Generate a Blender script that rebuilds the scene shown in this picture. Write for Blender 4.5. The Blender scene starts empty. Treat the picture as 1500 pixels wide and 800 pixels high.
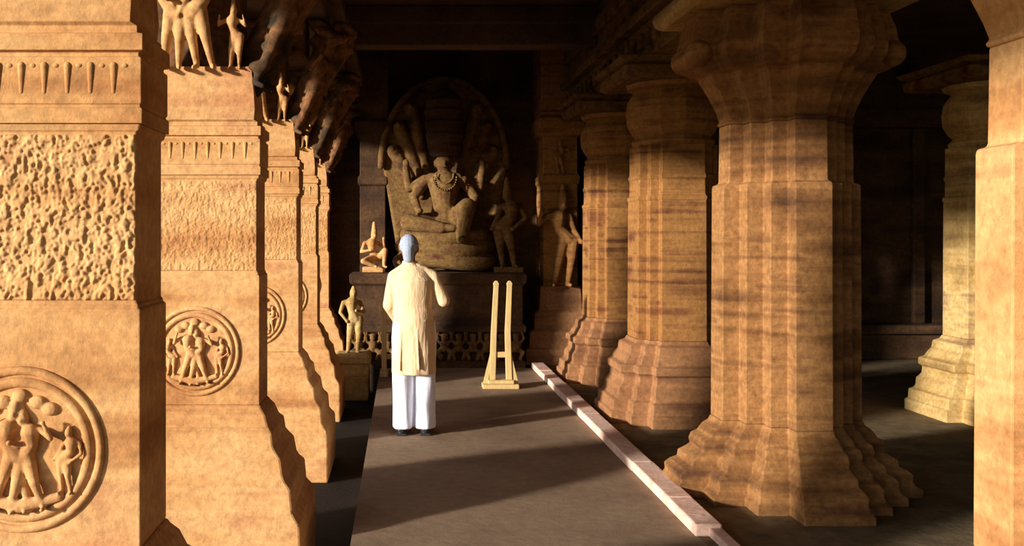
import bpy, bmesh, math, random
from mathutils import Vector, Matrix, noise
R = math.radians
S = bpy.context.scene
COL = S.collection

# ------------------------------------------------------------------ camera, sky, sun, exposure
F = 1400.0; PX, PY = 590.0, 345.0; CH = 1.65
cd = bpy.data.cameras.new('camera'); cam = bpy.data.objects.new('camera', cd); COL.objects.link(cam)
cam.location = (0, 0, CH); cam.rotation_euler = (R(90), 0, 0)
cd.sensor_width = 36; cd.lens = 36*F/1500; cd.shift_x = (750-PX)/1500; cd.shift_y = (PY-400)/1500
cd.clip_start = .05; cd.clip_end = 200
S.camera = cam
w = bpy.data.worlds.new('sky'); S.world = w; w.use_nodes = True
nt = w.node_tree; bg = nt.nodes['Background']
sk = nt.nodes.new('ShaderNodeTexSky'); sk.sky_type = 'NISHITA'; sk.sun_disc = False
sk.sun_elevation = R(30); sk.sun_rotation = R(230)
nt.links.new(sk.outputs[0], bg.inputs[0]); bg.inputs[1].default_value = .17
SUN_DIR = Vector((.838, .536, -.18)).normalized()
sd = bpy.data.lights.new('sun', 'SUN'); sd.energy = 8.2; sd.angle = R(3.5); sd.color = (1, .93, .86)
so = bpy.data.objects.new('sun', sd); COL.objects.link(so); so.location = (-10, -6, 8)
so.rotation_euler = SUN_DIR.to_track_quat('-Z', 'Y').to_euler()
S.view_settings.view_transform = 'Standard'; S.view_settings.look = 'None'
S.view_settings.gamma = 1; S.view_settings.use_curve_mapping = False
S.view_settings.exposure = 0.0

# ------------------------------------------------------------------ materials
def srgb(r, g, b):
    f = lambda c: (c/255/12.92) if c/255 <= .04045 else ((c/255+.055)/1.055)**2.4
    return (f(r), f(g), f(b), 1)

def stone(name, cols, band=9.0, patch=.9, bump=.35, fine=26.0, rough=.9, contrast=.5, warp=.25):
    """weathered banded sandstone: cols = four sRGB triples running along the strata"""
    m = bpy.data.materials.new(name); m.use_nodes = True
    n = m.node_tree; N = n.nodes; L = n.links; b = N['Principled BSDF']
    b.inputs['Roughness'].default_value = rough
    if 'Specular IOR Level' in b.inputs: b.inputs['Specular IOR Level'].default_value = .2
    g = N.new('ShaderNodeNewGeometry')
    mp = N.new('ShaderNodeMapping'); mp.inputs['Scale'].default_value = (.5, .5, band)
    L.new(g.outputs['Position'], mp.inputs['Vector'])
    n1 = N.new('ShaderNodeTexNoise'); n1.inputs['Scale'].default_value = 1.0; n1.inputs['Detail'].default_value = 5; n1.inputs['Distortion'].default_value = warp
    L.new(mp.outputs[0], n1.inputs['Vector'])
    n2 = N.new('ShaderNodeTexNoise'); n2.inputs['Scale'].default_value = patch*2.2; n2.inputs['Detail'].default_value = 6
    L.new(g.outputs['Position'], n2.inputs['Vector'])
    n3 = N.new('ShaderNodeTexNoise'); n3.inputs['Scale'].default_value = fine; n3.inputs['Detail'].default_value = 8; n3.inputs['Roughness'].default_value = .7
    L.new(g.outputs['Position'], n3.inputs['Vector'])
    ad = N.new('ShaderNodeMath'); ad.operation = 'MULTIPLY_ADD'; ad.inputs[1].default_value = .55
    L.new(n1.outputs[0], ad.inputs[0])
    mu = N.new('ShaderNodeMath'); mu.operation = 'MULTIPLY'; mu.inputs[1].default_value = .45
    L.new(n2.outputs[0], mu.inputs[0]); L.new(mu.outputs[0], ad.inputs[2])
    cr = N.new('ShaderNodeValToRGB'); e = cr.color_ramp.elements
    pos = [.36, .46, .54, .64]
    e[0].position = pos[0]; e[0].color = srgb(*cols[0]); e[1].position = pos[3]; e[1].color = srgb(*cols[3])
    for i in (1, 2):
        q = e.new(pos[i]); q.color = srgb(*cols[i])
    L.new(ad.outputs[0], cr.inputs[0])
    vr = N.new('ShaderNodeMapRange'); vr.inputs[1].default_value = .3; vr.inputs[2].default_value = .7
    vr.inputs[3].default_value = 1-contrast; vr.inputs[4].default_value = 1+contrast*.45
    L.new(n3.outputs[0], vr.inputs[0])
    hm = N.new('ShaderNodeVectorMath'); hm.operation = 'SCALE'
    L.new(cr.outputs[0], hm.inputs[0]); L.new(vr.outputs[0], hm.inputs['Scale'])
    L.new(hm.outputs[0], b.inputs['Base Color'])
    h = N.new('ShaderNodeMath'); h.operation = 'ADD'; L.new(n3.outputs[0], h.inputs[0]); L.new(n1.outputs[0], h.inputs[1])
    bp = N.new('ShaderNodeBump'); bp.inputs['Strength'].default_value = bump; bp.inputs['Distance'].default_value = .02
    L.new(h.outputs[0], bp.inputs['Height']); L.new(bp.outputs[0], b.inputs['Normal'])
    return m

def plain(name, c, rough=.8, var=.12, scale=14, bump=.1, stretch=(1,1,1)):
    m = bpy.data.materials.new(name); m.use_nodes = True
    n = m.node_tree; N = n.nodes; L = n.links; b = N['Principled BSDF']; b.inputs['Roughness'].default_value = rough
    tc = N.new('ShaderNodeTexCoord'); mp = N.new('ShaderNodeMapping'); mp.inputs['Scale'].default_value = stretch
    L.new(tc.outputs['Object'], mp.inputs[0])
    t = N.new('ShaderNodeTexNoise'); t.inputs['Scale'].default_value = scale; t.inputs['Detail'].default_value = 5; L.new(mp.outputs[0], t.inputs['Vector'])
    vr = N.new('ShaderNodeMapRange'); vr.inputs[1].default_value = .3; vr.inputs[2].default_value = .7; vr.inputs[3].default_value = 1-var; vr.inputs[4].default_value = 1+var
    L.new(t.outputs[0], vr.inputs[0])
    rgb = N.new('ShaderNodeRGB'); rgb.outputs[0].default_value = srgb(*c)
    s = N.new('ShaderNodeVectorMath'); s.operation = 'SCALE'; L.new(rgb.outputs[0], s.inputs[0]); L.new(vr.outputs[0], s.inputs['Scale'])
    L.new(s.outputs[0], b.inputs['Base Color'])
    bp = N.new('ShaderNodeBump'); bp.inputs['Strength'].default_value = bump; bp.inputs['Distance'].default_value = .01
    L.new(t.outputs[0], bp.inputs['Height']); L.new(bp.outputs[0], b.inputs['Normal'])
    return m

M = dict(
 gold   = stone('golden_sandstone', [(170,116,68),(200,148,92),(210,162,106),(190,132,86)], band=6, contrast=.36),
 big    = stone('brown_sandstone', [(90,60,38),(136,94,54),(164,118,70),(112,74,46)], band=9, contrast=.45),
 strata = stone('striped_sandstone', [(96,58,36),(146,100,54),(158,112,60),(122,76,46)], band=14, patch=1.3, contrast=.4, warp=.5),
 hall   = stone('hall_sandstone', [(130,104,62),(180,146,88),(196,166,108),(150,118,80)], band=8, contrast=.4),
 dark   = stone('shade_toned_sandstone', [(44,32,24),(74,52,34),(92,66,42),(64,42,32)], band=3, contrast=.5),  # brown stone, colour lowered to stand in for shade at the end wall
 deity  = stone('shade_darkened_sandstone', [(62,42,28),(112,80,46),(126,98,54),(96,50,38)], band=2.5, patch=2.6, contrast=.6),  # dimness around the deity is put into this darker stone colour
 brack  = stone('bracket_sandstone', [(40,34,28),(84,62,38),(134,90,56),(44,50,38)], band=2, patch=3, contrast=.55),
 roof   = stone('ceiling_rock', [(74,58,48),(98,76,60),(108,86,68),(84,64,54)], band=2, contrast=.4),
 floor  = stone('walkway_stone', [(118,96,76),(142,118,94),(152,128,102),(130,106,86)], band=1, patch=.8, contrast=.22, bump=.2, fine=14),
 hfloor = stone('hall_floor_stone', [(92,80,58),(120,102,72),(130,112,84),(104,88,66)], band=1, patch=1.5, contrast=.4, bump=.4, fine=10),
 kerb   = stone('pink_kerb_stone', [(214,168,146),(232,194,172),(238,204,184),(220,176,150)], band=1, patch=2, contrast=.3),
 rosy   = stone('rosy_sandstone', [(112,74,50),(146,102,66),(160,114,74),(124,84,58)], band=6, contrast=.4),
 grey   = stone('worn_grey_stone', [(150,128,116),(186,166,154),(196,178,168),(160,136,120)], band=4, contrast=.35),
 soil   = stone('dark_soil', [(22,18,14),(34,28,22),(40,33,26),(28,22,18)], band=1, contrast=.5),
 cliff  = stone('cliff_rock', [(96,70,50),(130,96,66),(146,108,76),(110,78,58)], band=2, contrast=.5),
 post   = plain('pale_wood', (196,166,108), .6, .15, 6, .1, (8,8,1)),
 kurta  = plain('cream_cotton', (226,192,148), .9, .10, 7, .9, (4,4,1)),
 pants  = plain('white_cotton', (232,234,245), .9, .05, 30, .15),
 cap    = plain('blue_grey_cloth', (150,160,176), .9, .12, 40, .2),
 skin   = plain('brown_skin', (120,78,54), .55, .06, 20, .05),
 hair   = plain('black_hair', (20,17,16), .6, .2, 60, .2),
 shoe   = plain('black_leather', (24,22,22), .5, .1, 20, .05),
)

# ------------------------------------------------------------------ helpers
def new_obj(name, bm, mat, parent=None, smooth=False, bevel=0, remesh=0, loc=None, smooth_it=2):
    me = bpy.data.meshes.new(name); bmesh.ops.recalc_face_normals(bm, faces=bm.faces[:]); bm.to_mesh(me); bm.free()
    o = bpy.data.objects.new(name, me); COL.objects.link(o); me.materials.append(mat)
    if parent: o.parent = parent
    if loc: o.location = loc
    if smooth: me.polygons.foreach_set('use_smooth', [True]*len(me.polygons))
    if remesh:
        r = o.modifiers.new('remesh', 'REMESH'); r.mode = 'VOXEL'; r.voxel_size = remesh; r.use_smooth_shade = True
        if smooth_it:
            s = o.modifiers.new('smooth', 'SMOOTH'); s.iterations = smooth_it; s.factor = .5
    if bevel:
        b = o.modifiers.new('bevel', 'BEVEL'); b.width = bevel; b.segments = 2; b.limit_method = 'ANGLE'; b.angle_limit = R(35)
    return o
def thing(name, label, cat, loc=(0,0,0), rz=0, group=None):
    o = bpy.data.objects.new(name, None); COL.objects.link(o); o.location = loc; o.rotation_euler = (0,0,rz); o.empty_display_size = .2
    o['label'] = label; o['category'] = cat
    if group: o['group'] = group
    return o
def tag(o, label, cat, group=None):
    o['label'] = label; o['category'] = cat
    if group: o['group'] = group
    return o
def struct(name, bm, mat, **k):
    o = new_obj(name, bm, mat, **k); o['kind'] = 'structure'; return o
def dup(root, loc, label=None, rz=None):
    r = root.copy(); COL.objects.link(r); r.location = loc
    if rz is not None: r.rotation_euler = (0,0,rz)
    if label: r['label'] = label
    for ch in list(root.children):
        c = ch.copy(); COL.objects.link(c); c.parent = r
        for g in ch.children:
            d = g.copy(); COL.objects.link(d); d.parent = c
    return r

def box(bm, x0, x1, y0, y1, z0, z1):
    v = [bm.verts.new((x, y, z)) for z in (z0, z1) for x, y in ((x0,y0),(x1,y0),(x1,y1),(x0,y1))]
    for f in ((3,2,1,0),(4,5,6,7),(0,1,5,4),(1,2,6,5),(2,3,7,6),(3,0,4,7)): bm.faces.new([v[i] for i in f])
def loft(bm, rings):
    vs = [[bm.verts.new(p) for p in r] for r in rings]; n = len(vs[0])
    for a, b in zip(vs, vs[1:]):
        for i in range(n): bm.faces.new((a[i], a[(i+1)%n], b[(i+1)%n], b[i]))
    bm.faces.new(vs[0][::-1]); bm.faces.new(vs[-1])
def rect(hx, hy, z, cx=0, cy=0):
    return [(cx-hx,cy-hy,z),(cx+hx,cy-hy,z),(cx+hx,cy+hy,z),(cx-hx,cy+hy,z)]
def cross_plan(a):
    """stepped cruciform plan from ascending half widths"""
    n = len(a); q = []
    for i in range(n):
        q.append((a[i], a[n-1-i]))
        if i < n-1: q.append((a[i], a[n-2-i]))
    # q runs from the +y arm clockwise to the +x arm
    pts = q[:]
    pts += [(y, -x) for x, y in q]
    pts += [(-x, -y) for x, y in q]
    pts += [(-y, x) for x, y in q]
    return pts[::-1]
def cross_ring(a, e, z):
    k = e/a[-1]; return [(x*k, y*k, z) for x, y in cross_plan(a)]
def ell(bm, c, r, rot=None, seg=16):
    m = Matrix.Translation(Vector(c))
    if rot: m = m @ Matrix.Rotation(R(rot[0]),4,'X') @ Matrix.Rotation(R(rot[1]),4,'Y') @ Matrix.Rotation(R(rot[2]),4,'Z')
    m = m @ Matrix.Diagonal((r[0], r[1], r[2], 1))
    bmesh.ops.create_uvsphere(bm, u_segments=seg, v_segments=max(6, seg//2), radius=1, matrix=m)
def cap(bm, p0, p1, r0, r1, seg=12, sy=1.0):
    """tapered capsule"""
    p0 = Vector(p0); p1 = Vector(p1); d = p1-p0; L = d.length
    if L < 1e-6: return
    q = d.to_track_quat('Z', 'Y'); rings = []
    for k in range(1, 5):
        t = k/4*math.pi/2; rings.append((-r0*math.cos(t), r0*math.sin(t)))
    for k in range(4, 0, -1):
        t = k/4*math.pi/2; rings.append((L+r1*math.cos(t), r1*math.sin(t)))
    rr = [[p0 + q @ Vector((r*math.cos(2*math.pi*i/seg), sy*r*math.sin(2*math.pi*i/seg), z)) for i in range(seg)] for z, r in rings]
    loft(bm, rr)
def chain(bm, pts, seg=12):
    for (a, ra), (b, rb) in zip(pts, pts[1:]): cap(bm, a, b, ra, rb, seg)
def ring_tube(bm, c, Rx, Rz, r, n=40, m=8, ax='y'):
    vs = []
    for i in range(n):
        t = 2*math.pi*i/n
        ro = []
        for j in range(m):
            u = 2*math.pi*j/m; rr = 1+r*math.cos(u)/max(Rx, Rz)
            if ax == 'y': p = (c[0]+(Rx+r*math.cos(u))*math.cos(t), c[1]+r*math.sin(u), c[2]+(Rz+r*math.cos(u))*math.sin(t))
            else: p = (c[0]+(Rx+r*math.cos(u))*math.cos(t), c[1]+(Rz+r*math.cos(u))*math.sin(t), c[2]+r*math.sin(u))
            ro.append(bm.verts.new(p))
        vs.append(ro)
    for i in range(n):
        for j in range(m):
            bm.faces.new((vs[i][j], vs[(i+1)%n][j], vs[(i+1)%n][(j+1)%m], vs[i][(j+1)%m]))
B = bmesh.new

# a carved human figure made of limbs, faces -Y; unit height 1, feet at origin
def carved_figure(bm, T, sway=.06, arm=(0,0), seated=False, crown=.16):
    P = lambda x, y, z: T @ Vector((x, y, z))
    s = T.to_scale().x
    hip = (sway*.8, 0, .50); ch = (-sway*.3, -.01, .70); neck = (0, 0, .79); hd = (sway*.2, -.02, .87)
    def c(a, b, ra, rb): cap(bm, P(*a), P(*b), ra*s, rb*s, 10)
    c(hip, (ch[0], ch[1], .62), .085, .06); c((ch[0], ch[1], .62), (ch[0], ch[1], .73), .06, .095)
    c((ch[0]-.09, 0, .745), (ch[0]+.09, 0, .745), .04, .04)
    c((ch[0], 0, .74), hd, .035, .04)
    ell(bm, P(*hd), (.058*s, .06*s, .07*s)); c((hd[0], hd[1], .91), (hd[0], hd[1]+.01, .91+crown), .055, .028)
    ell(bm, P(hd[0], hd[1]-.055, .865), (.012*s, .02*s, .018*s))
    for k, sg in enumerate((-1, 1)):
        if seated:
            kn = (sg*.22, -.18, .45) if sg < 0 else (sg*.14, -.2, .62)
            ft = (-.02, -.22, .36) if sg < 0 else (sg*.12, -.2, .36)
        else:
            kn = (hip[0]*.5+sg*.065, -.05 if sg > 0 else -.02, .27); ft = (sg*.07, -.01, .02)
        c((hip[0]+sg*.05, 0, hip[2]), kn, .072, .05); c(kn, ft, .048, .028); c(ft, (ft[0]+sg*.02, ft[1]-.08, ft[2]-.005), .026, .02)
        sh = (ch[0]+sg*.12, 0, .74)
        if arm[k] == 0: el = (ch[0]+sg*.17, -.02, .60); ha = (hip[0]+sg*.13, -.06, .47)
        elif arm[k] == 1: el = (ch[0]+sg*.21, -.03, .66); ha = (ch[0]+sg*.18, -.08, .82)
        else: el = (ch[0]+sg*.18, -.02, .60); ha = (ch[0]+sg*.05, -.12, .63)
        c(sh, el, .036, .028); c(el, ha, .028, .02); ell(bm, P(*ha), (.026*s,)*3)
    if not seated:
        c((hip[0]-.09, -.01, .49), (hip[0]+.09, -.01, .49), .035, .035)
def TM(x, y, z, s, rz=0, ry=0, rx=0):
    return Matrix.Translation((x,y,z)) @ Matrix.Rotation(R(rz),4,'Z') @ Matrix.Rotation(R(ry),4,'Y') @ Matrix.Rotation(R(rx),4,'X') @ Matrix.Scale(s,4)

# ------------------------------------------------------------------ shell of the cave
YE = 13.0                       # end wall
b = B(); box(b, -.28, 1.62, -5, 11.9, -.3, 0); struct('floor', b, M['floor'])
b = B(); box(b, 1.62, 10.2, -5, YE+1, -.3, 0); struct('floor_hall', b, M['hfloor'])
b = B(); box(b, -40, -.28, -40, 40, -.6, -.3); struct('ground', b, M['soil'])
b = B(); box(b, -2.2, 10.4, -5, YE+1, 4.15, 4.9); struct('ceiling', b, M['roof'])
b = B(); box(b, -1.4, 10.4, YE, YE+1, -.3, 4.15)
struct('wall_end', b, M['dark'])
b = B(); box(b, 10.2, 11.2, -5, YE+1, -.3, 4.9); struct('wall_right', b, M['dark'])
# hall end wall: ledge and panels
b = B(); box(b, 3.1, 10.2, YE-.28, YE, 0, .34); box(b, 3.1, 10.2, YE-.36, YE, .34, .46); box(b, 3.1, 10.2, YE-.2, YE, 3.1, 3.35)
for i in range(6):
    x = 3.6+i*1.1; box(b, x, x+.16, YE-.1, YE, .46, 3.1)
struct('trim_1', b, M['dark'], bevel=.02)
# front beam over the left row and the outer eave
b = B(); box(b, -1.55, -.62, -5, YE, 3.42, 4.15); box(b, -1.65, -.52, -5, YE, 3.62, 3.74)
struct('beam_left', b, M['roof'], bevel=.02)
b = B()
loft(b, [[(-1.5,-5,3.7),(-2.2,-5,3.62),(-2.75,-5,3.3),(-2.75,-5,3.42),(-2.2,-5,3.8),(-1.5,-5,4.3)],
         [(-1.5,YE,3.7),(-2.2,YE,3.62),(-2.75,YE,3.3),(-2.75,YE,3.42),(-2.2,YE,3.8),(-1.5,YE,4.3)]])
struct('eave', b, M['cliff'])
# entablature over the right row
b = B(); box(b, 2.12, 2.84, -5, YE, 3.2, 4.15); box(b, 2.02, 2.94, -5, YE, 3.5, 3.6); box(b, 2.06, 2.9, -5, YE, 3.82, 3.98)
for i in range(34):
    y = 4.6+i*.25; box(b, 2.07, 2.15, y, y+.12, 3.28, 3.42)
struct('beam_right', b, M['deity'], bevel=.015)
for i, y in enumerate((3.2, 5.65, 8.1, 10.55)):
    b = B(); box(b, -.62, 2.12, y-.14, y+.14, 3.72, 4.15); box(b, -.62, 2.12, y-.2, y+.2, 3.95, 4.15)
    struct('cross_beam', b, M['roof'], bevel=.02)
# cliff closing the far left beyond the row
b = B()
random.seed(4)
rings = []
for k in range(9):
    z = -.3+k*.62; r = []
    for (x, y) in ((-1.4,13.0),(-1.6,14.4),(-7,14.5),(-12,15),(-13,13.2),(-8,13.0),(-4.5,13.3),(-2.8,13.25)):
        r.append((x+random.uniform(-.2,.1) if y > 13.1 and x < -2 else x, y+(random.uniform(-.15,.25) if x < -2 else 0), z))
    rings.append(r)
loft(b, rings); struct('cliff', b, M['cliff'])

# ------------------------------------------------------------------ left row: square pillars with medallions
HX = .36; HY = .16
def carved_panel(root, deep):
    # pearl and scroll carving on the front of the shaft
    rnd = random.Random(7); bm = B(); nx, nz = 200, 150
    x0, x1, z0, z1 = -HX+.015, HX-.015, 1.452, 1.958
    g = []
    for j in range(nz+1):
        row = []
        for i in range(nx+1):
            x = x0+i/nx*(x1-x0); z = z0+j/nz*(z1-z0)
            a = noise.noise((x*46, 3, z*30))+.8*noise.noise((x*95, 9, z*80))+.35*math.cos(x*44)*math.cos(z*50)
            h = .013*max(-.6, min(.6, a*1.5))*deep
            if i in (0, nx) or j in (0, nz): h = -.006
            row.append(bm.verts.new((x, -HY+.004-h, z)))
        g.append(row)
    for j in range(nz):
        for i in range(nx): bm.faces.new((g[j][i], g[j][i+1], g[j+1][i+1], g[j+1][i]))
    border = [g[0][i] for i in range(nx+1)]+[g[j][nx] for j in range(1, nz+1)]+[g[nz][i] for i in range(nx-1, -1, -1)]+[g[j][0] for j in range(nz-1, 0, -1)]
    back = [bm.verts.new((v.co.x, -HY+.03, v.co.z)) for v in border]; n = len(border)
    for i in range(n): bm.faces.new((border[i], border[(i+1)%n], back[(i+1)%n], back[i]))
    bm.faces.new(back)
    return new_obj('carved_panel', bm, M['gold'], root, smooth=True)
def pillar_parts(root, front=True, worn=False):
    # base (front and side mouldings)
    prof = [(-.3,.62,.44),(-.02,.62,.44),(.0,.62,.44),(.10,.615,.43),(.13,.59,.41),(.16,.57,.385),(.28,.56,.375),(.31,.53,.35),(.34,.515,.335),
            (.43,.50,.32),(.46,.475,.30),(.49,.455,.28),(.56,.445,.27),(.59,.42,.23),(.65,.40,.20),(.68,.375,.175),(.70,HX+.005,HY+.005)]
    bm = B(); loft(bm, [rect(hx, hy, z) for z, hx, hy in prof]); new_obj('base', bm, M['gold'], root, bevel=.012)
    bm = B(); loft(bm, [rect(hx, hy, z) for z, hx, hy in
        [(.70,HX,HY),(1.425,HX,HY),(1.43,HX-.008,HY-.008),(1.44,HX-.008,HY-.008),(1.445,HX-.014,HY-.010),(1.965,HX-.014,HY-.010),(1.97,HX-.005,HY-.005),(1.99,HX,HY)]])
    new_obj('shaft', bm, M['gold'], root, bevel=.006)
    carved_panel(root, .55)
    # capital block: bands, pendant frieze, cushion block
    bm = B(); loft(bm, [rect(hx, hy, z) for z, hx, hy in
        [(1.99,HX+.008,HY+.008),(2.035,HX+.008,HY+.008),(2.04,HX-.0,HY-.0),(2.048,HX-.0,HY-.0),(2.05,HX+.004,HY+.004),(2.19,HX+.004,HY+.004),(2.195,HX-.006,HY-.006),(2.207,HX-.006,HY-.006),(2.212,HX+.010,HY+.010),(2.262,HX+.010,HY+.010),
         (2.268,HX-.012,HY-.012),(2.29,HX-.012,HY-.012),(2.30,HX-.03,HY),(2.36,HX-.025,HY+.005),(2.44,HX-.03,HY),(2.58,HX-.045,HY-.01),(2.60,HX-.05,HY-.01)]])
    new_obj('capital', bm, M['gold'], root, bevel=.005)
    bm = B()
    for i in range(9):
        x = -.28+i*.07
        cap(bm, (x,-HY+.001,2.165), (x,-HY+.001,2.085), .013, .008, 8); ell(bm, (x+.035,-HY+.001,2.165), (.012,.009,.009))
    new_obj('pendant_frieze', bm, M['gold'], root, smooth=True)
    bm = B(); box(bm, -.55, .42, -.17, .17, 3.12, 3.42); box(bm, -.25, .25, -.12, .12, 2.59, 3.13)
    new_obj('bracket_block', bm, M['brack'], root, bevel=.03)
    # medallion
    bm = B(); RM = .24; zc = 1.0
    ring_tube(bm, (0,-HY,zc), RM, RM, .014, 48, 8); ring_tube(bm, (0,-HY,zc), RM-.035, RM-.035, .017, 48, 8)
    vs = []
    for k, (r_, d) in enumerate(((RM+.012,.012),(RM+.008,-.002),(RM-.02,-.004),(.0001,-.004))):
        vs.append([bm.verts.new((r_*math.cos(2*math.pi*i/48), -HY+d, zc+r_*math.sin(2*math.pi*i/48))) for i in range(48)])
    for a, c_ in zip(vs, vs[1:]):
        for i in range(48): bm.faces.new((a[i], a[(i+1)%48], c_[(i+1)%48], c_[i]))
    md = new_obj('medallion', bm, M['gold'], root, smooth=True)
    bm = B()
    carved_figure(bm, TM(-.055,-HY-.012,zc-.185,.345,rz=10,ry=6), .1, (1,2), crown=.08)
    carved_figure(bm, TM(.055,-HY-.012,zc-.18,.32,rz=-10,ry=-8), -.1, (0,1), crown=.07)
    carved_figure(bm, TM(-.135,-HY-.008,zc-.13,.21,rz=10,ry=-4), .1, (0,0), crown=.05)
    carved_figure(bm, TM(.14,-HY-.008,zc-.13,.21,rz=-10,ry=4), -.1, (0,0), crown=.05)
    for q in range(5): ell(bm, (.10*math.sin((q-2)*.55), -HY-.004, zc+.165-.02*abs(q-2)), (.028,.018,.022), seg=10)
    chain(bm, [((-.12,-HY-.01,zc-.14),.015),((0,-HY-.015,zc-.168),.022),((.12,-HY-.01,zc-.14),.015)], 8)
    new_obj('medallion_carving', bm, M['gold'], md, remesh=.0045, smooth_it=1)
    # bracket figures: couple leaning out over the walkway, and couple at the front
    bm = B()
    for (x, y, z, s, rz, ry, sw, arm) in ((.34,-.09,2.50,.80,70,20,.1,(1,0)), (.33,.09,2.52,.76,110,22,-.1,(0,1))):
        carved_figure(bm, TM(x,y,z,s,rz,0) @ Matrix.Rotation(R(22),4,'X') , sw, arm)
    cap(bm, (.30,0,2.62), (.66,0,3.26), .10, .15); cap(bm, (.30,-.05,2.50), (.40,.02,2.8), .07, .10)
    for k in range(14):
        a = k*2.4; rr = .05+.13*((k*7)%5)/5; ell(bm, (.66+rr*math.cos(a), 1.25*rr*math.sin(a), 3.22+.012*k), (.11,.12,.045), (20*math.sin(k),25*math.cos(k),0), seg=10)
    for k in range(7): ell(bm, (.36+.06*k, -.14+.03*(k%3), 2.60+.11*k), (.07,.05,.035), (30,20*k,0), seg=10)
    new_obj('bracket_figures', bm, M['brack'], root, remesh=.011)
    bm = B()
    carved_figure(bm, TM(-.13,-.17,2.585,.60,0,0) @ Matrix.Rotation(R(14),4,'X'), .09, (1,2))
    carved_figure(bm, TM(.06,-.18,2.585,.62,0,0) @ Matrix.Rotation(R(14),4,'X'), -.09, (0,1))
    carved_figure(bm, TM(.22,-.15,2.585,.36,0,0) @ Matrix.Rotation(R(10),4,'X'), .06, (1,1))
    for k in range(7): ell(bm, (-.26+.085*k, -.30, 3.17+.03*math.sin(k*2)), (.075,.08,.07), seg=10)
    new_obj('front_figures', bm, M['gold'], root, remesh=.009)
rows = [  # (x of right face, y of front face, label)
 (-.797, 2.90, 'golden square sandstone pillar nearest the viewer at the far left, cut by the frame edge'),
 (-.804, 5.36, 'second square pillar of the left row, its small round figure medallion seen whole'),
 (-.850, 7.80, 'third square pillar of the left row, a narrow sunlit strip behind the medallion pillar'),
 (-.915, 10.25, 'fourth square pillar of the left row, thin yellow strip left of the standing man'),
 (-.975, 12.60, 'last and thinnest looking pillar of the left row, beside the dark end wall')]
p0 = thing('square_pillar', rows[0][2], 'pillar', (rows[0][0]-HX, rows[0][1]+HY, 0), 0, 'square pillars of the left row')
pillar_parts(p0)
for x, y, lab in rows[1:]: dup(p0, (x-HX, y+HY, 0), lab)
shallow = carved_panel(None, .22); sm = shallow.data; bpy.data.objects.remove(shallow)
for o in list(COL.objects):
    if o.name.startswith('carved_panel') and o.parent is not p0: o.data = sm

# ------------------------------------------------------------------ right row, many-faceted pillars
A1 = [.115, .225, .335, .445]
def big_pillar(root):
    pb = [(0,.79),(.05,.79),(.07,.75),(.10,.73),(.14,.735),(.17,.70),(.19,.655),(.23,.65),(.26,.60),(.28,.575),(.31,.585),(.35,.57),(.37,.53),(.39,.52),(.42,.495),(.44,.465),(.47,.45)]
    bm = B(); loft(bm, [cross_ring(A1, e, z) for z, e in pb]); new_obj('base', bm, M['big'], root, bevel=.007)
    bm = B(); loft(bm, [cross_ring(A1, e, z) for z, e in [(.47,.447),(1.955,.440),(1.975,.437),(1.985,.405),(2.0,.40),(2.36,.395)]])
    new_obj('shaft', bm, M['big'], root, bevel=.007)
    pc = [(2.36,.40),(2.375,.41),(2.39,.395),(2.45,.415),(2.54,.455),(2.62,.50),(2.66,.525),(2.675,.53),(2.69,.58),(2.72,.63),(2.78,.665),(2.84,.67),(2.90,.65),(2.97,.64),(3.04,.61),(3.08,.60)]
    bm = B(); loft(bm, [cross_ring(A1, e, z) for z, e in pc]); new_obj('capital', bm, M['big'], root, bevel=.01)
    # rolled bracket ends left and right of the capital
    for sx in (-1, 1):
        bm = B(); cap(bm, (sx*.61,-.16,2.80), (sx*.61,.16,2.80), .085, .085, 20); new_obj('bracket_roll', bm, M['big'], root, smooth=True)
    bm = B(); loft(bm, [rect(h, h2, z) for z, h, h2 in [(3.08,.66,.50),(3.10,.70,.54),(3.16,.72,.56),(3.20,.70,.54)]]); new_obj('abacus', bm, M['hall'], root, bevel=.01)
LB = ['many-faceted sandstone pillar at the right edge of the photo, cut by the frame',
      'large brown many-faceted pillar with flared capital and stepped base, right of the kerb']
r1 = thing('faceted_pillar', LB[1], 'pillar', (2.48, 6.2, 0), 0, 'many-faceted pillars right of the kerb')
big_pillar(r1)
r0 = dup(r1, (2.615, 3.52, 0), LB[0])
for ch in r0.children:      # this pillar takes the golden material of the left row
    ch.material_slots[0].link = 'OBJECT'; ch.material_slots[0].material = M['gold']

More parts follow.
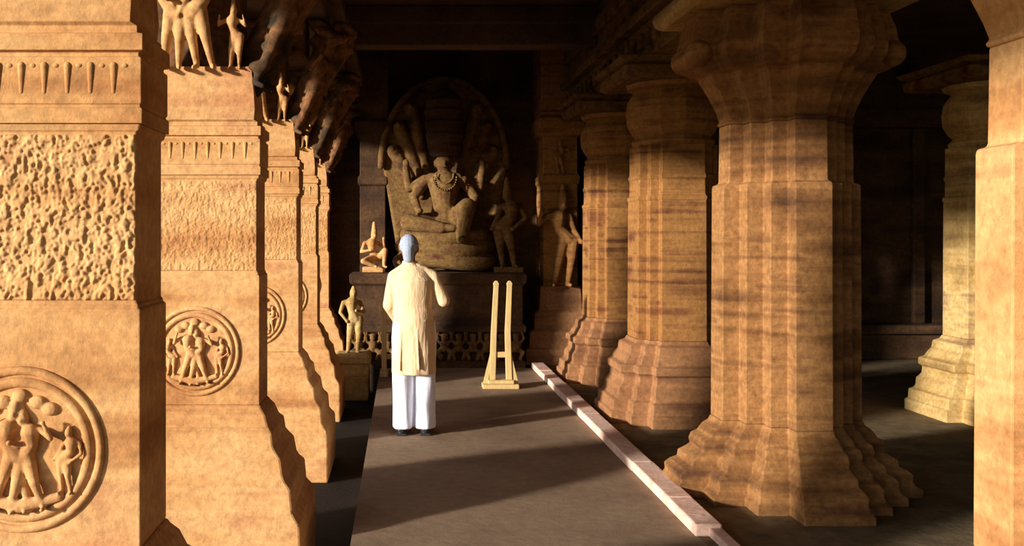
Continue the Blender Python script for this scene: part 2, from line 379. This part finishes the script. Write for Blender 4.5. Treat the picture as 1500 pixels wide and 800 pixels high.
A2 = [.20, .285, .365]
def cushion_pillar(root, mat):
    pb = [(0,.645),(.10,.645),(.115,.62),(.20,.615),(.215,.58),(.24,.565),(.31,.56),(.33,.54),(.36,.52),(.42,.515),(.44,.545),(.50,.545),(.52,.50),(.56,.48),(.60,.45),(.67,.44),(.69,.39),(.72,.375)]
    bm = B(); loft(bm, [cross_ring(A2, e, z) for z, e in pb]); new_obj('base', bm, M['rosy'] if mat is M['strata'] else mat, root, bevel=.008)
    ps = [(.72,.367),(1.96,.362),(1.97,.37),(2.0,.37),(2.01,.352),(2.15,.35),(2.16,.36),(2.19,.36),(2.2,.35),(2.46,.35)]
    bm = B(); loft(bm, [cross_ring(A2, e, z) for z, e in ps]); new_obj('shaft', bm, mat, root, bevel=.008)
    bm = B(); n = 48; rings = []
    for z, e in [(2.46,.36),(2.50,.37),(2.52,.345),(2.54,.33),(2.58,.37),(2.66,.41),(2.76,.42),(2.86,.405),(2.93,.36),(2.96,.34),(2.98,.40),(3.02,.42)]:
        rings.append([((e*(1+.018*math.cos(24*2*math.pi*i/n*.5)))*math.cos(2*math.pi*i/n), (e*(1+.018*math.cos(12*2*math.pi*i/n)))*math.sin(2*math.pi*i/n), z) for i in range(n)])
    loft(bm, rings); new_obj('cushion_capital', bm, mat, root, bevel=.004)
    bm = B(); loft(bm, [rect(h, h, z) for z, h in [(3.02,.50),(3.04,.55),(3.12,.56),(3.14,.52),(3.16,.58),(3.20,.60)]]); new_obj('abacus', bm, M['deity'], root, bevel=.01)
c1 = thing('cushion_pillar', 'striped pillar with ribbed cushion capital just behind the large faceted pillar, reddish stepped base', 'pillar', (2.47, 8.75, 0), 0, 'cushion pillars along the kerb')
cushion_pillar(c1, M['strata'])
dup(c1, (2.47, 11.0, 0), 'striped cushion-capital pillar farthest down the kerb, half hidden by the one before it')
h1 = thing('cushion_pillar', 'pale yellow pillar with stepped base inside the dark hall at the right', 'pillar', (5.42, 8.75, 0))
cushion_pillar(h1, M['hall'])

# ------------------------------------------------------------------ kerb
b = B()
for k in range(9):
    y0 = 4.9+k*.9-.02; y1 = y0+.897
    if y1 > 11.88: y1 = 11.88
    if y0 > 11.8: break
    xl = 1.60+.003*math.sin(k*2.3); xr = 1.75+.003*math.sin(k*1.7)
    if k == 0: box(b, xl+.0, xr, y0+.35, y1, 0, .07)
    else: box(b, xl, xr, y0, y1, 0, .07+.002*math.sin(k*3))
box(b, 1.675, 1.75, 3.2, 5.24, 0, .05)
tag(new_obj('stone_kerb', b, M['kerb'], bevel=.01), 'long low pinkish white stone kerb edging the walkway on its right', 'kerb')

# ------------------------------------------------------------------ end of the walkway: plinth, deity, attendants
pl = thing('carved_plinth', 'dark stone plinth across the end of the walkway with a row of dwarf carvings', 'plinth', (.43, 12.4, 0))
b = B(); rr = []
for z, o in [(-.29,.04),(.08,.04),(.1,.0),(.42,.0),(.45,.05),(.52,.05),(.55,.01),(1.02,.01),(1.05,.05),(1.15,.06),(1.18,.04)]:
    rr.append([(-1.04-o,-.45-o,z),(1.06+o,-.45-o,z),(1.06+o,.58,z),(-.52,.58,z),(-.52,.02,z),(-1.04-o,.02,z)])
loft(b, rr)
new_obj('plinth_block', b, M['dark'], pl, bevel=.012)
def dwarf():
    bm = B()
    ell(bm, (0,0,.15), (.055,.05,.06)); ell(bm, (0,-.01,.20), (.06,.045,.045)); ell(bm, (0,-.015,.275), (.04,.04,.045)); ell(bm, (0,.0,.31), (.045,.035,.02))
    for s in (-1, 1):
        chain(bm, [((s*.03,0,.13),.035),((s*.085,-.04,.10),.028),((s*.05,-.04,.015),.02)], 8)
        chain(bm, [((s*.06,0,.22),.022),((s*.10,-.01,.27),.018),((s*.075,-.01,.34),.015)], 8)
    return bm
d0 = None
for i in range(12):
    x = -.98+i*.178
    if d0 is None: d0 = new_obj('dwarf_carving', dwarf(), M['deity'], pl, remesh=.007, smooth_it=1); o = d0
    else: o = d0.copy(); COL.objects.link(o); o.parent = pl
    o.location = (x, -.49, .10); o.rotation_euler = (0,0,0)

# seated deity
dt = thing('deity_sculpture', 'large seated stone deity with tall crown under a serpent hood on the end wall', 'sculpture', (.54, 12.55, 1.215))
# serpent hood: a fan of hoods on a slab
b = B(); pts = []
n = 40
for i in range(n+1):
    t = math.pi*i/n
    rr = 1+.045*abs(math.sin(3.5*t+0.0))
    pts.append((-.80*math.cos(t)*rr, 1.35+1.12*math.sin(t)*rr))
pts = [(-.62,.30)]+pts+[(.62,.30)]
for sgn in (0,):
    fr = [(x, .10, z) for x, z in pts]; bk = [(x*1.04, .42, .3+(z-.3)*1.03) for x, z in pts]
    loft(b, [fr, bk])
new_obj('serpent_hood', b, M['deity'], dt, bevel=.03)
b = B()
for k in (0,1,2,6,7,8):
    t = math.pi*(k+.5)/9
    tip = Vector((-.66*math.cos(t), .02, 1.38+.95*math.sin(t))); root_ = Vector((-.30*math.cos(t), .10, .9+.35*math.sin(t)))
    mid = (tip+root_)/2; tip.y += .05
    chain(b, [(root_,.06),(mid,.075),(tip,.10)], 12); ell(b, tip+Vector((0,-.05,0)), (.075,.07,.085)); ell(b, tip+Vector((-.02*math.cos(t),-.10,.03)), (.03,.05,.03))
# outer rim
prev = None
for i in range(25):
    t = math.pi*i/24; p = Vector((-.83*math.cos(t), .06, 1.35+1.15*math.sin(t)))
    if prev is not None: cap(b, prev, p, .045, .045, 8)
    prev = p
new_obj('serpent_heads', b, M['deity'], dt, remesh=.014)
# coils
b = B()
for k, (rx, z) in enumerate(((.58,.10),(.55,.27),(.50,.42))):
    n = 44; prev = None
    for i in range(n+1):
        t = 2*math.pi*i/n; p = Vector((.0+rx*math.cos(t), -.12+.26*math.sin(t), z+.03*math.sin(t*2+k)))
        if prev is not None: cap(b, prev, p, .095, .095, 10)
        prev = p
ell(b, (.0,-.1,.27), (.55,.25,.27))
new_obj('serpent_coils', b, M['deity'], dt, remesh=.016)
# body
b = B()
cap(b, (0,-.10,.62), (0,-.12,.85), .20, .15, 16); cap(b, (0,-.12,.85), (0,-.13,1.08), .15, .21, 16); cap(b, (-.17,-.12,1.16), (.17,-.12,1.16), .09, .09, 14)
cap(b, (0,-.13,1.15), (0,-.14,1.30), .075, .075, 12); ell(b, (0,-.16,1.38), (.115,.12,.14))
ell(b, (0,-.275,1.37), (.02,.03,.035)); ell(b, (0,-.265,1.32), (.035,.02,.012))
for s in (-1, 1):
    ell(b, (s*.045,-.26,1.405), (.022,.015,.012)); ell(b, (s*.12,-.15,1.37), (.02,.03,.05))
    chain(b, [((s*.25,-.12,1.14),.075),((s*.40,-.16,.93),.062),((s*.34,-.32,.76),.045)]); ell(b, (s*.33,-.36,.75), (.055,.06,.04))
    chain(b, [((s*.25,-.08,1.16),.07),((s*.46,-.06,1.05),.058),((s*.50,-.12,1.32),.045)]); ell(b, (s*.50,-.14,1.37), (.045,.035,.06))
chain(b, [((-.10,-.10,.60),.14),((-.46,-.30,.60),.115),((-.05,-.42,.53),.075)]); cap(b, (-.05,-.42,.53), (.10,-.44,.53), .06, .045)
chain(b, [((.10,-.10,.60),.14),((.28,-.40,.80),.115),((.20,-.44,.40),.075)]); cap(b, (.20,-.44,.40), (.20,-.56,.38), .055, .045)
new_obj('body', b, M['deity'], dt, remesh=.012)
b = B()
n = 24; rings = []
for z, e in [(1.45,.15),(1.48,.19),(1.54,.20),(1.58,.23),(1.62,.215),(1.74,.25),(1.77,.23),(1.90,.26),(1.93,.24),(2.04,.265),(2.08,.24),(2.18,.24),(2.22,.20),(2.29,.15),(2.34,.07)]:
    rings.append([(e*math.cos(2*math.pi*i/n), -.14+e*math.sin(2*math.pi*i/n), z) for i in range(n)])
loft(b, rings); new_obj('crown', b, M['dark'], dt, bevel=.004)
b = B()
for rr, z in ((.15,1.12),(.11,1.16)):
    prev = None
    for i in range(17):
        t = math.pi+math.pi*i/16; p = Vector((rr*math.cos(t), -.30-.03*math.sin(-t), z+.06+rr*1.1*math.sin(t)))
        ell(b, p, (.014,.014,.014), seg=8)
new_obj('necklace', b, M['deity'], dt, smooth=True)

def attendant(name, label, x, y, z, s, sw, arm, mat, seated=False, rz=0):
    t = thing(name, label, 'sculpture', (x, y, z))
    bm = B(); carved_figure(bm, TM(0,0,0 if not seated else -.34*s,s,rz), sw, arm, seated=seated)
    new_obj('body', bm, mat, t, remesh=.010)
    bm = B(); loft(bm, [rect(.17*s,.10*s,zz,0,.02*s) for zz in (-.06, 0.012)]); new_obj('footing', bm, mat, t, bevel=.01)
    return t
attendant('attendant_sculpture', 'small kneeling stone attendant left of the seated deity, warm coloured', -.38, 12.2, 1.24, .78, .08, (2,1), M['gold'], True, 20)
attendant('attendant_sculpture', 'standing stone attendant on the plinth at the right of the seated deity', 1.34, 12.12, 1.24, 1.05, -.1, (0,0), M['deity'])

# end pilasters
def pilaster(name, label, x, hx, y0, mat, rel):
    t = thing(name, label, 'pilaster', (x, y0, 0))
    d = YE-y0
    hi = 1.9 if rel else .6
    lo = [(0,.13),(.2,.13),(.22,.105),(.42,.10),(.45,.07),(.66,.065),(.70,.03),(1.0,.02)]
    bm = B(); loft(bm, [[(-hx-o*hi,-o*1.3,z),(hx+o*hi,-o*1.3,z),(hx+o*hi,d,z),(-hx-o*hi,d,z)] for z, o in lo]); new_obj('pilaster_base', bm, M['rosy'] if rel else mat, t, bevel=.01)
    prof = [(1.0,0),(2.3,0),(2.33,.04),(2.42,.04),(2.45,.0),(2.9,.0),(3.0,.10),(3.15,.12),(3.2,.06),(4.15,.06)]
    bm = B(); loft(bm, [[(-hx-o*.6,-o,z),(hx+o*.6,-o,z),(hx+o*.6,d,z),(-hx-o*.6,d,z)] for z, o in prof]); new_obj('pilaster_body', bm, mat, t, bevel=.01)
    if rel:
        bm = B(); carved_figure(bm, TM(0,-.04,1.0,1.2), .1, (1,0)); new_obj('relief_figure', bm, mat, t, remesh=.011)
        bm = B(); carved_figure(bm, TM(0,-.03,2.45,.42), -.1, (1,1)); new_obj('upper_relief', bm, mat, t, remesh=.009)
    return t
pilaster('wall_pilaster', 'dark grey pilaster on the end wall behind the last left pillar', -.40, .17, 12.68, M['dark'], False)
pilaster('wall_pilaster', 'orange brown carved pilaster with relief figures at the right end of the walkway', 2.03, .22, 12.3, M['strata'], True)
pilaster('wall_pilaster', 'yellow striped pilaster behind the farthest cushion pillar on the end wall', 2.66, .22, 12.6, M['strata'], True)

# pale figure at the left end of the walkway, standing below the floor edge
t = thing('guardian_sculpture', 'pale stone guardian figure standing on a block at the left end of the walkway', 'sculpture', (-.60, 11.45, -.3))
b = B(); loft(b, [rect(h_, h_, z) for z, h_ in [(0,.20),(.42,.20),(.45,.22),(.52,.22),(.55,.18)]]); new_obj('pedestal', b, M['hall'], t, bevel=.012)
b = B(); carved_figure(b, TM(0,0,.54,.82,10), .05, (0,2), crown=.05); new_obj('body', b, M['hall'], t, remesh=.011)

# ------------------------------------------------------------------ barrier posts
def post_pair():
    t = thing('barrier_stand', 'pair of pale wooden posts standing on one base at the right end of the walkway', 'barrier', (1.06, 10.35, 0))
    b = B(); box(b, -.20, .19, -.10, .10, 0, .05); box(b, -.14, .14, -.07, .07, .05, .09)
    new_obj('base_board', b, M['post'], t, bevel=.008)
    for x0, x1 in ((-.075,-.05),(.075,.095)):
        b = B(); loft(b, [rect(.032,.032,.09,x0*1.2),rect(.03,.03,.6,x0),rect(.026,.026,1.10,x1),rect(.03,.03,1.13,x1),rect(.012,.012,1.16,x1)]); new_obj('post', b, M['post'], t, bevel=.004)
    for sx in (-1, 1):
        b = B(); loft(b, [[(sx*.19,-.02,.05),(sx*.19,.02,.05),(sx*.14,.02,.05),(sx*.14,-.02,.05)],[(sx*.105,-.02,.40),(sx*.105,.02,.40),(sx*.085,.02,.40),(sx*.085,-.02,.40)]]); new_obj('strut', b, M['post'], t)
    b = B(); box(b, -.07, .07, -.018, .018, .33, .39); new_obj('rail', b, M['post'], t, bevel=.004)
post_pair()
t = thing('wooden_barrier', 'low pale wooden barrier with two rails left of the standing man', 'barrier', (-.22, 11.3, 0))
for x in (0, .52):
    b = B(); loft(b, [rect(.03,.03,z,x) for z in (0,1.02)]+[rect(.012,.012,1.06,x)]); new_obj('post', b, M['post'], t, bevel=.004)
    b = B(); box(b, x-.045, x+.045, -.16, .16, 0, .05); new_obj('foot', b, M['post'], t, bevel=.006)
for z in (.92, .62, .22):
    b = B(); box(b, .025, .50, -.015, .015, z-.03, z+.03); new_obj('rail', b, M['post'], t, bevel=.004)

# ------------------------------------------------------------------ standing man
man = thing('person', 'person in long cream tunic, white trousers and blue grey cap standing with back turned', 'person', (.09, 7.94, 0), R(-6))
# faces +Y (away from the viewer)
b = B()
LH = [((-.085,.0,.86),.085),((-.09,.02,.48),.058),((-.095,-.01,.10),.042)]
RH = [((.085,.0,.86),.085),((.09,.03,.48),.058),((.10,.02,.10),.042)]
chain(b, LH); chain(b, RH)
for x, y in ((-.095,-.01),(.10,.02)):
    cap(b, (x,y-.03,.05), (x*1.15,y+.15,.035), .036, .03, 12)
cap(b, (0,0,.88), (0,.0,1.08), .135, .115, 16); cap(b, (0,0,1.08), (0,.01,1.28), .115, .13, 16)
cap(b, (-.12,0,1.325), (.12,0,1.325), .055, .055, 12); cap(b, (-.03,.0,1.34), (-.035,.015,1.46), .05, .048, 12)
ell(b, (-.04,.02,1.545), (.070,.088,.105)); ell(b, (-.04,.055,1.495), (.052,.055,.05))      # skull, jaw
cap(b, (-.04,.105,1.56), (-.04,.125,1.53), .010, .014, 8)                                  # nose
cap(b, (-.058,.098,1.495), (-.022,.098,1.495), .009, .009, 8)                              # lips
for s in (-1, 1):
    ell(b, (-.04+s*.028,.098,1.56), (.014,.010,.009)); cap(b, (-.04+s*.042,.094,1.578), (-.04+s*.014,.104,1.580), .006, .006, 6)
    ell(b, (-.04+s*.072,.015,1.54), (.011,.022,.032), (0,0,s*18))
LA = [((-.160,0,1.305),.05),((-.205,.0,1.07),.040),((-.15,.16,.93),.028)]
RA = [((.160,0,1.305),.05),((.25,.0,1.11),.040),((.20,.22,1.15),.028)]
chain(b, LA); chain(b, RA)
def hand(bm, w0, d, up, side):
    w0 = Vector(w0); d = Vector(d).normalized(); up = Vector(up).normalized(); sd_ = d.cross(up).normalized()*side
    c = w0+d*.05
    for k in range(4):
        o = (k-1.5)*.019
        kn = w0+d*(.088-.004*abs(k-1.2))+sd_*o; cap(bm, w0+d*.01+sd_*o*.6, kn, .014, .0115, 8)
        L_ = (.040,.046,.043,.034)[k]
        m1 = kn+d*L_*.8-up*L_*.55; m2 = m1+d*L_*.25-up*L_*.75; chain(bm, [(kn,.0098),(m1,.0088),(m2,.0075)], 8)
    t0 = w0+d*.025-sd_*.030; t1 = w0+d*.055-sd_*.052-up*.012; t2 = w0+d*.080-sd_*.050-up*.028
    chain(bm, [(t0,.014),(t1,.0115),(t2,.009)], 8)
hand(b, (-.15,.16,.93), (.45,.8,-.35), (0,.4,1), 1)
hand(b, (.20,.22,1.15), (-.6,.7,.35), (0,-.1,1), -1)
new_obj('body', b, M['skin'], man, remesh=.0055, smooth_it=1)
# trousers
def oval(cx, cy, rx, ry, z, n=28, ph=0, amp=0, k=7):
    return [(cx+rx*(1+amp*math.sin(k*2*math.pi*i/n+ph))*math.cos(2*math.pi*i/n), cy+ry*(1+amp*math.sin(k*2*math.pi*i/n+ph))*math.sin(2*math.pi*i/n), z) for i in range(n)]
b = B()
for s, fy in ((-1,-.01),(1,.02)):
    loft(b, [oval(s*.088+(.0 if s<0 else .005),fy+.01,rx,ry,z,28,z*9+s,am,5) for z, rx, ry, am in [(.055,.084,.105,.05),(.07,.087,.108,.05),(.25,.087,.102,.05),(.45,.088,.098,.04),(.62,.09,.102,.03),(.80,.096,.115,.02),(.94,.085,.115,0)]])
new_obj('trousers', b, M['pants'], man, remesh=.008, smooth_it=1)
# tunic
b = B()
loft(b, [oval(cx,cy,rx,ry,z,40,z*4,am,k) for z, cx, cy, rx, ry, am, k in
   [(.505,.0,.01,.178,.150,.035,9),(.52,.0,.01,.182,.153,.035,9),(.68,.0,.005,.180,.150,.03,9),(.84,.0,.0,.176,.145,.02,7),(.96,.0,-.005,.170,.140,.012,6),(1.06,-.005,0,.160,.128,.012,5),(1.18,-.005,0,.170,.145,.01,5),(1.28,-.005,0,.178,.148,0,5),(1.35,-.01,.0,.135,.10,0,5),(1.385,-.02,.005,.11,.075,0,5),(1.415,-.033,.01,.066,.064,0,5),(1.44,-.035,.013,.060,.060,0,5)]])
for A in (LA, RA):
    e0 = Vector(A[1][0]); e1 = Vector(A[2][0]); wr = e0+(e1-e0)*.86
    chain(b, [(A[0][0],.058),((Vector(A[0][0])+e0)/2,.057),(e0,.053),(wr,.044)], 14)
# a few deep folds across the back
for (p, q, r_) in (((-.11,-.112,.965),(.11,-.112,.95),.010),((.04,-.137,.88),(.06,-.151,.55),.009),((-.09,-.127,.88),(-.10,-.140,.54),.009)):
    cap(b, p, q, r_, r_*.6, 8)
for A in (LA, RA): cap(b, (A[0][0][0]*.3-.02, 0, 1.375), A[0][0], .05, .058, 14)
new_obj('tunic', b, M['kurta'], man, remesh=.0065, smooth_it=2)
b = B()
ell(b, (-.04,.008,1.572), (.080,.096,.092)); cap(b, (-.04,-.045,1.53), (-.038,-.035,1.465), .052, .046, 14)
ring_tube(b, (-.04,.012,1.575), .074, .090, .009, 32, 8, 'z')
new_obj('cap', b, M['cap'], man, remesh=.005, smooth_it=1)
for x, y in ((-.095,-.01),(.10,.02)):
    b = B(); cap(b, (x,y-.035,.045), (x*1.15,y+.165,.038), .045, .038, 14); 
    box(b, x-.045, x+.045, y-.08, y+.20, 0, .018)
    new_obj('shoe', b, M['shoe'], man, remesh=.006, smooth_it=1)
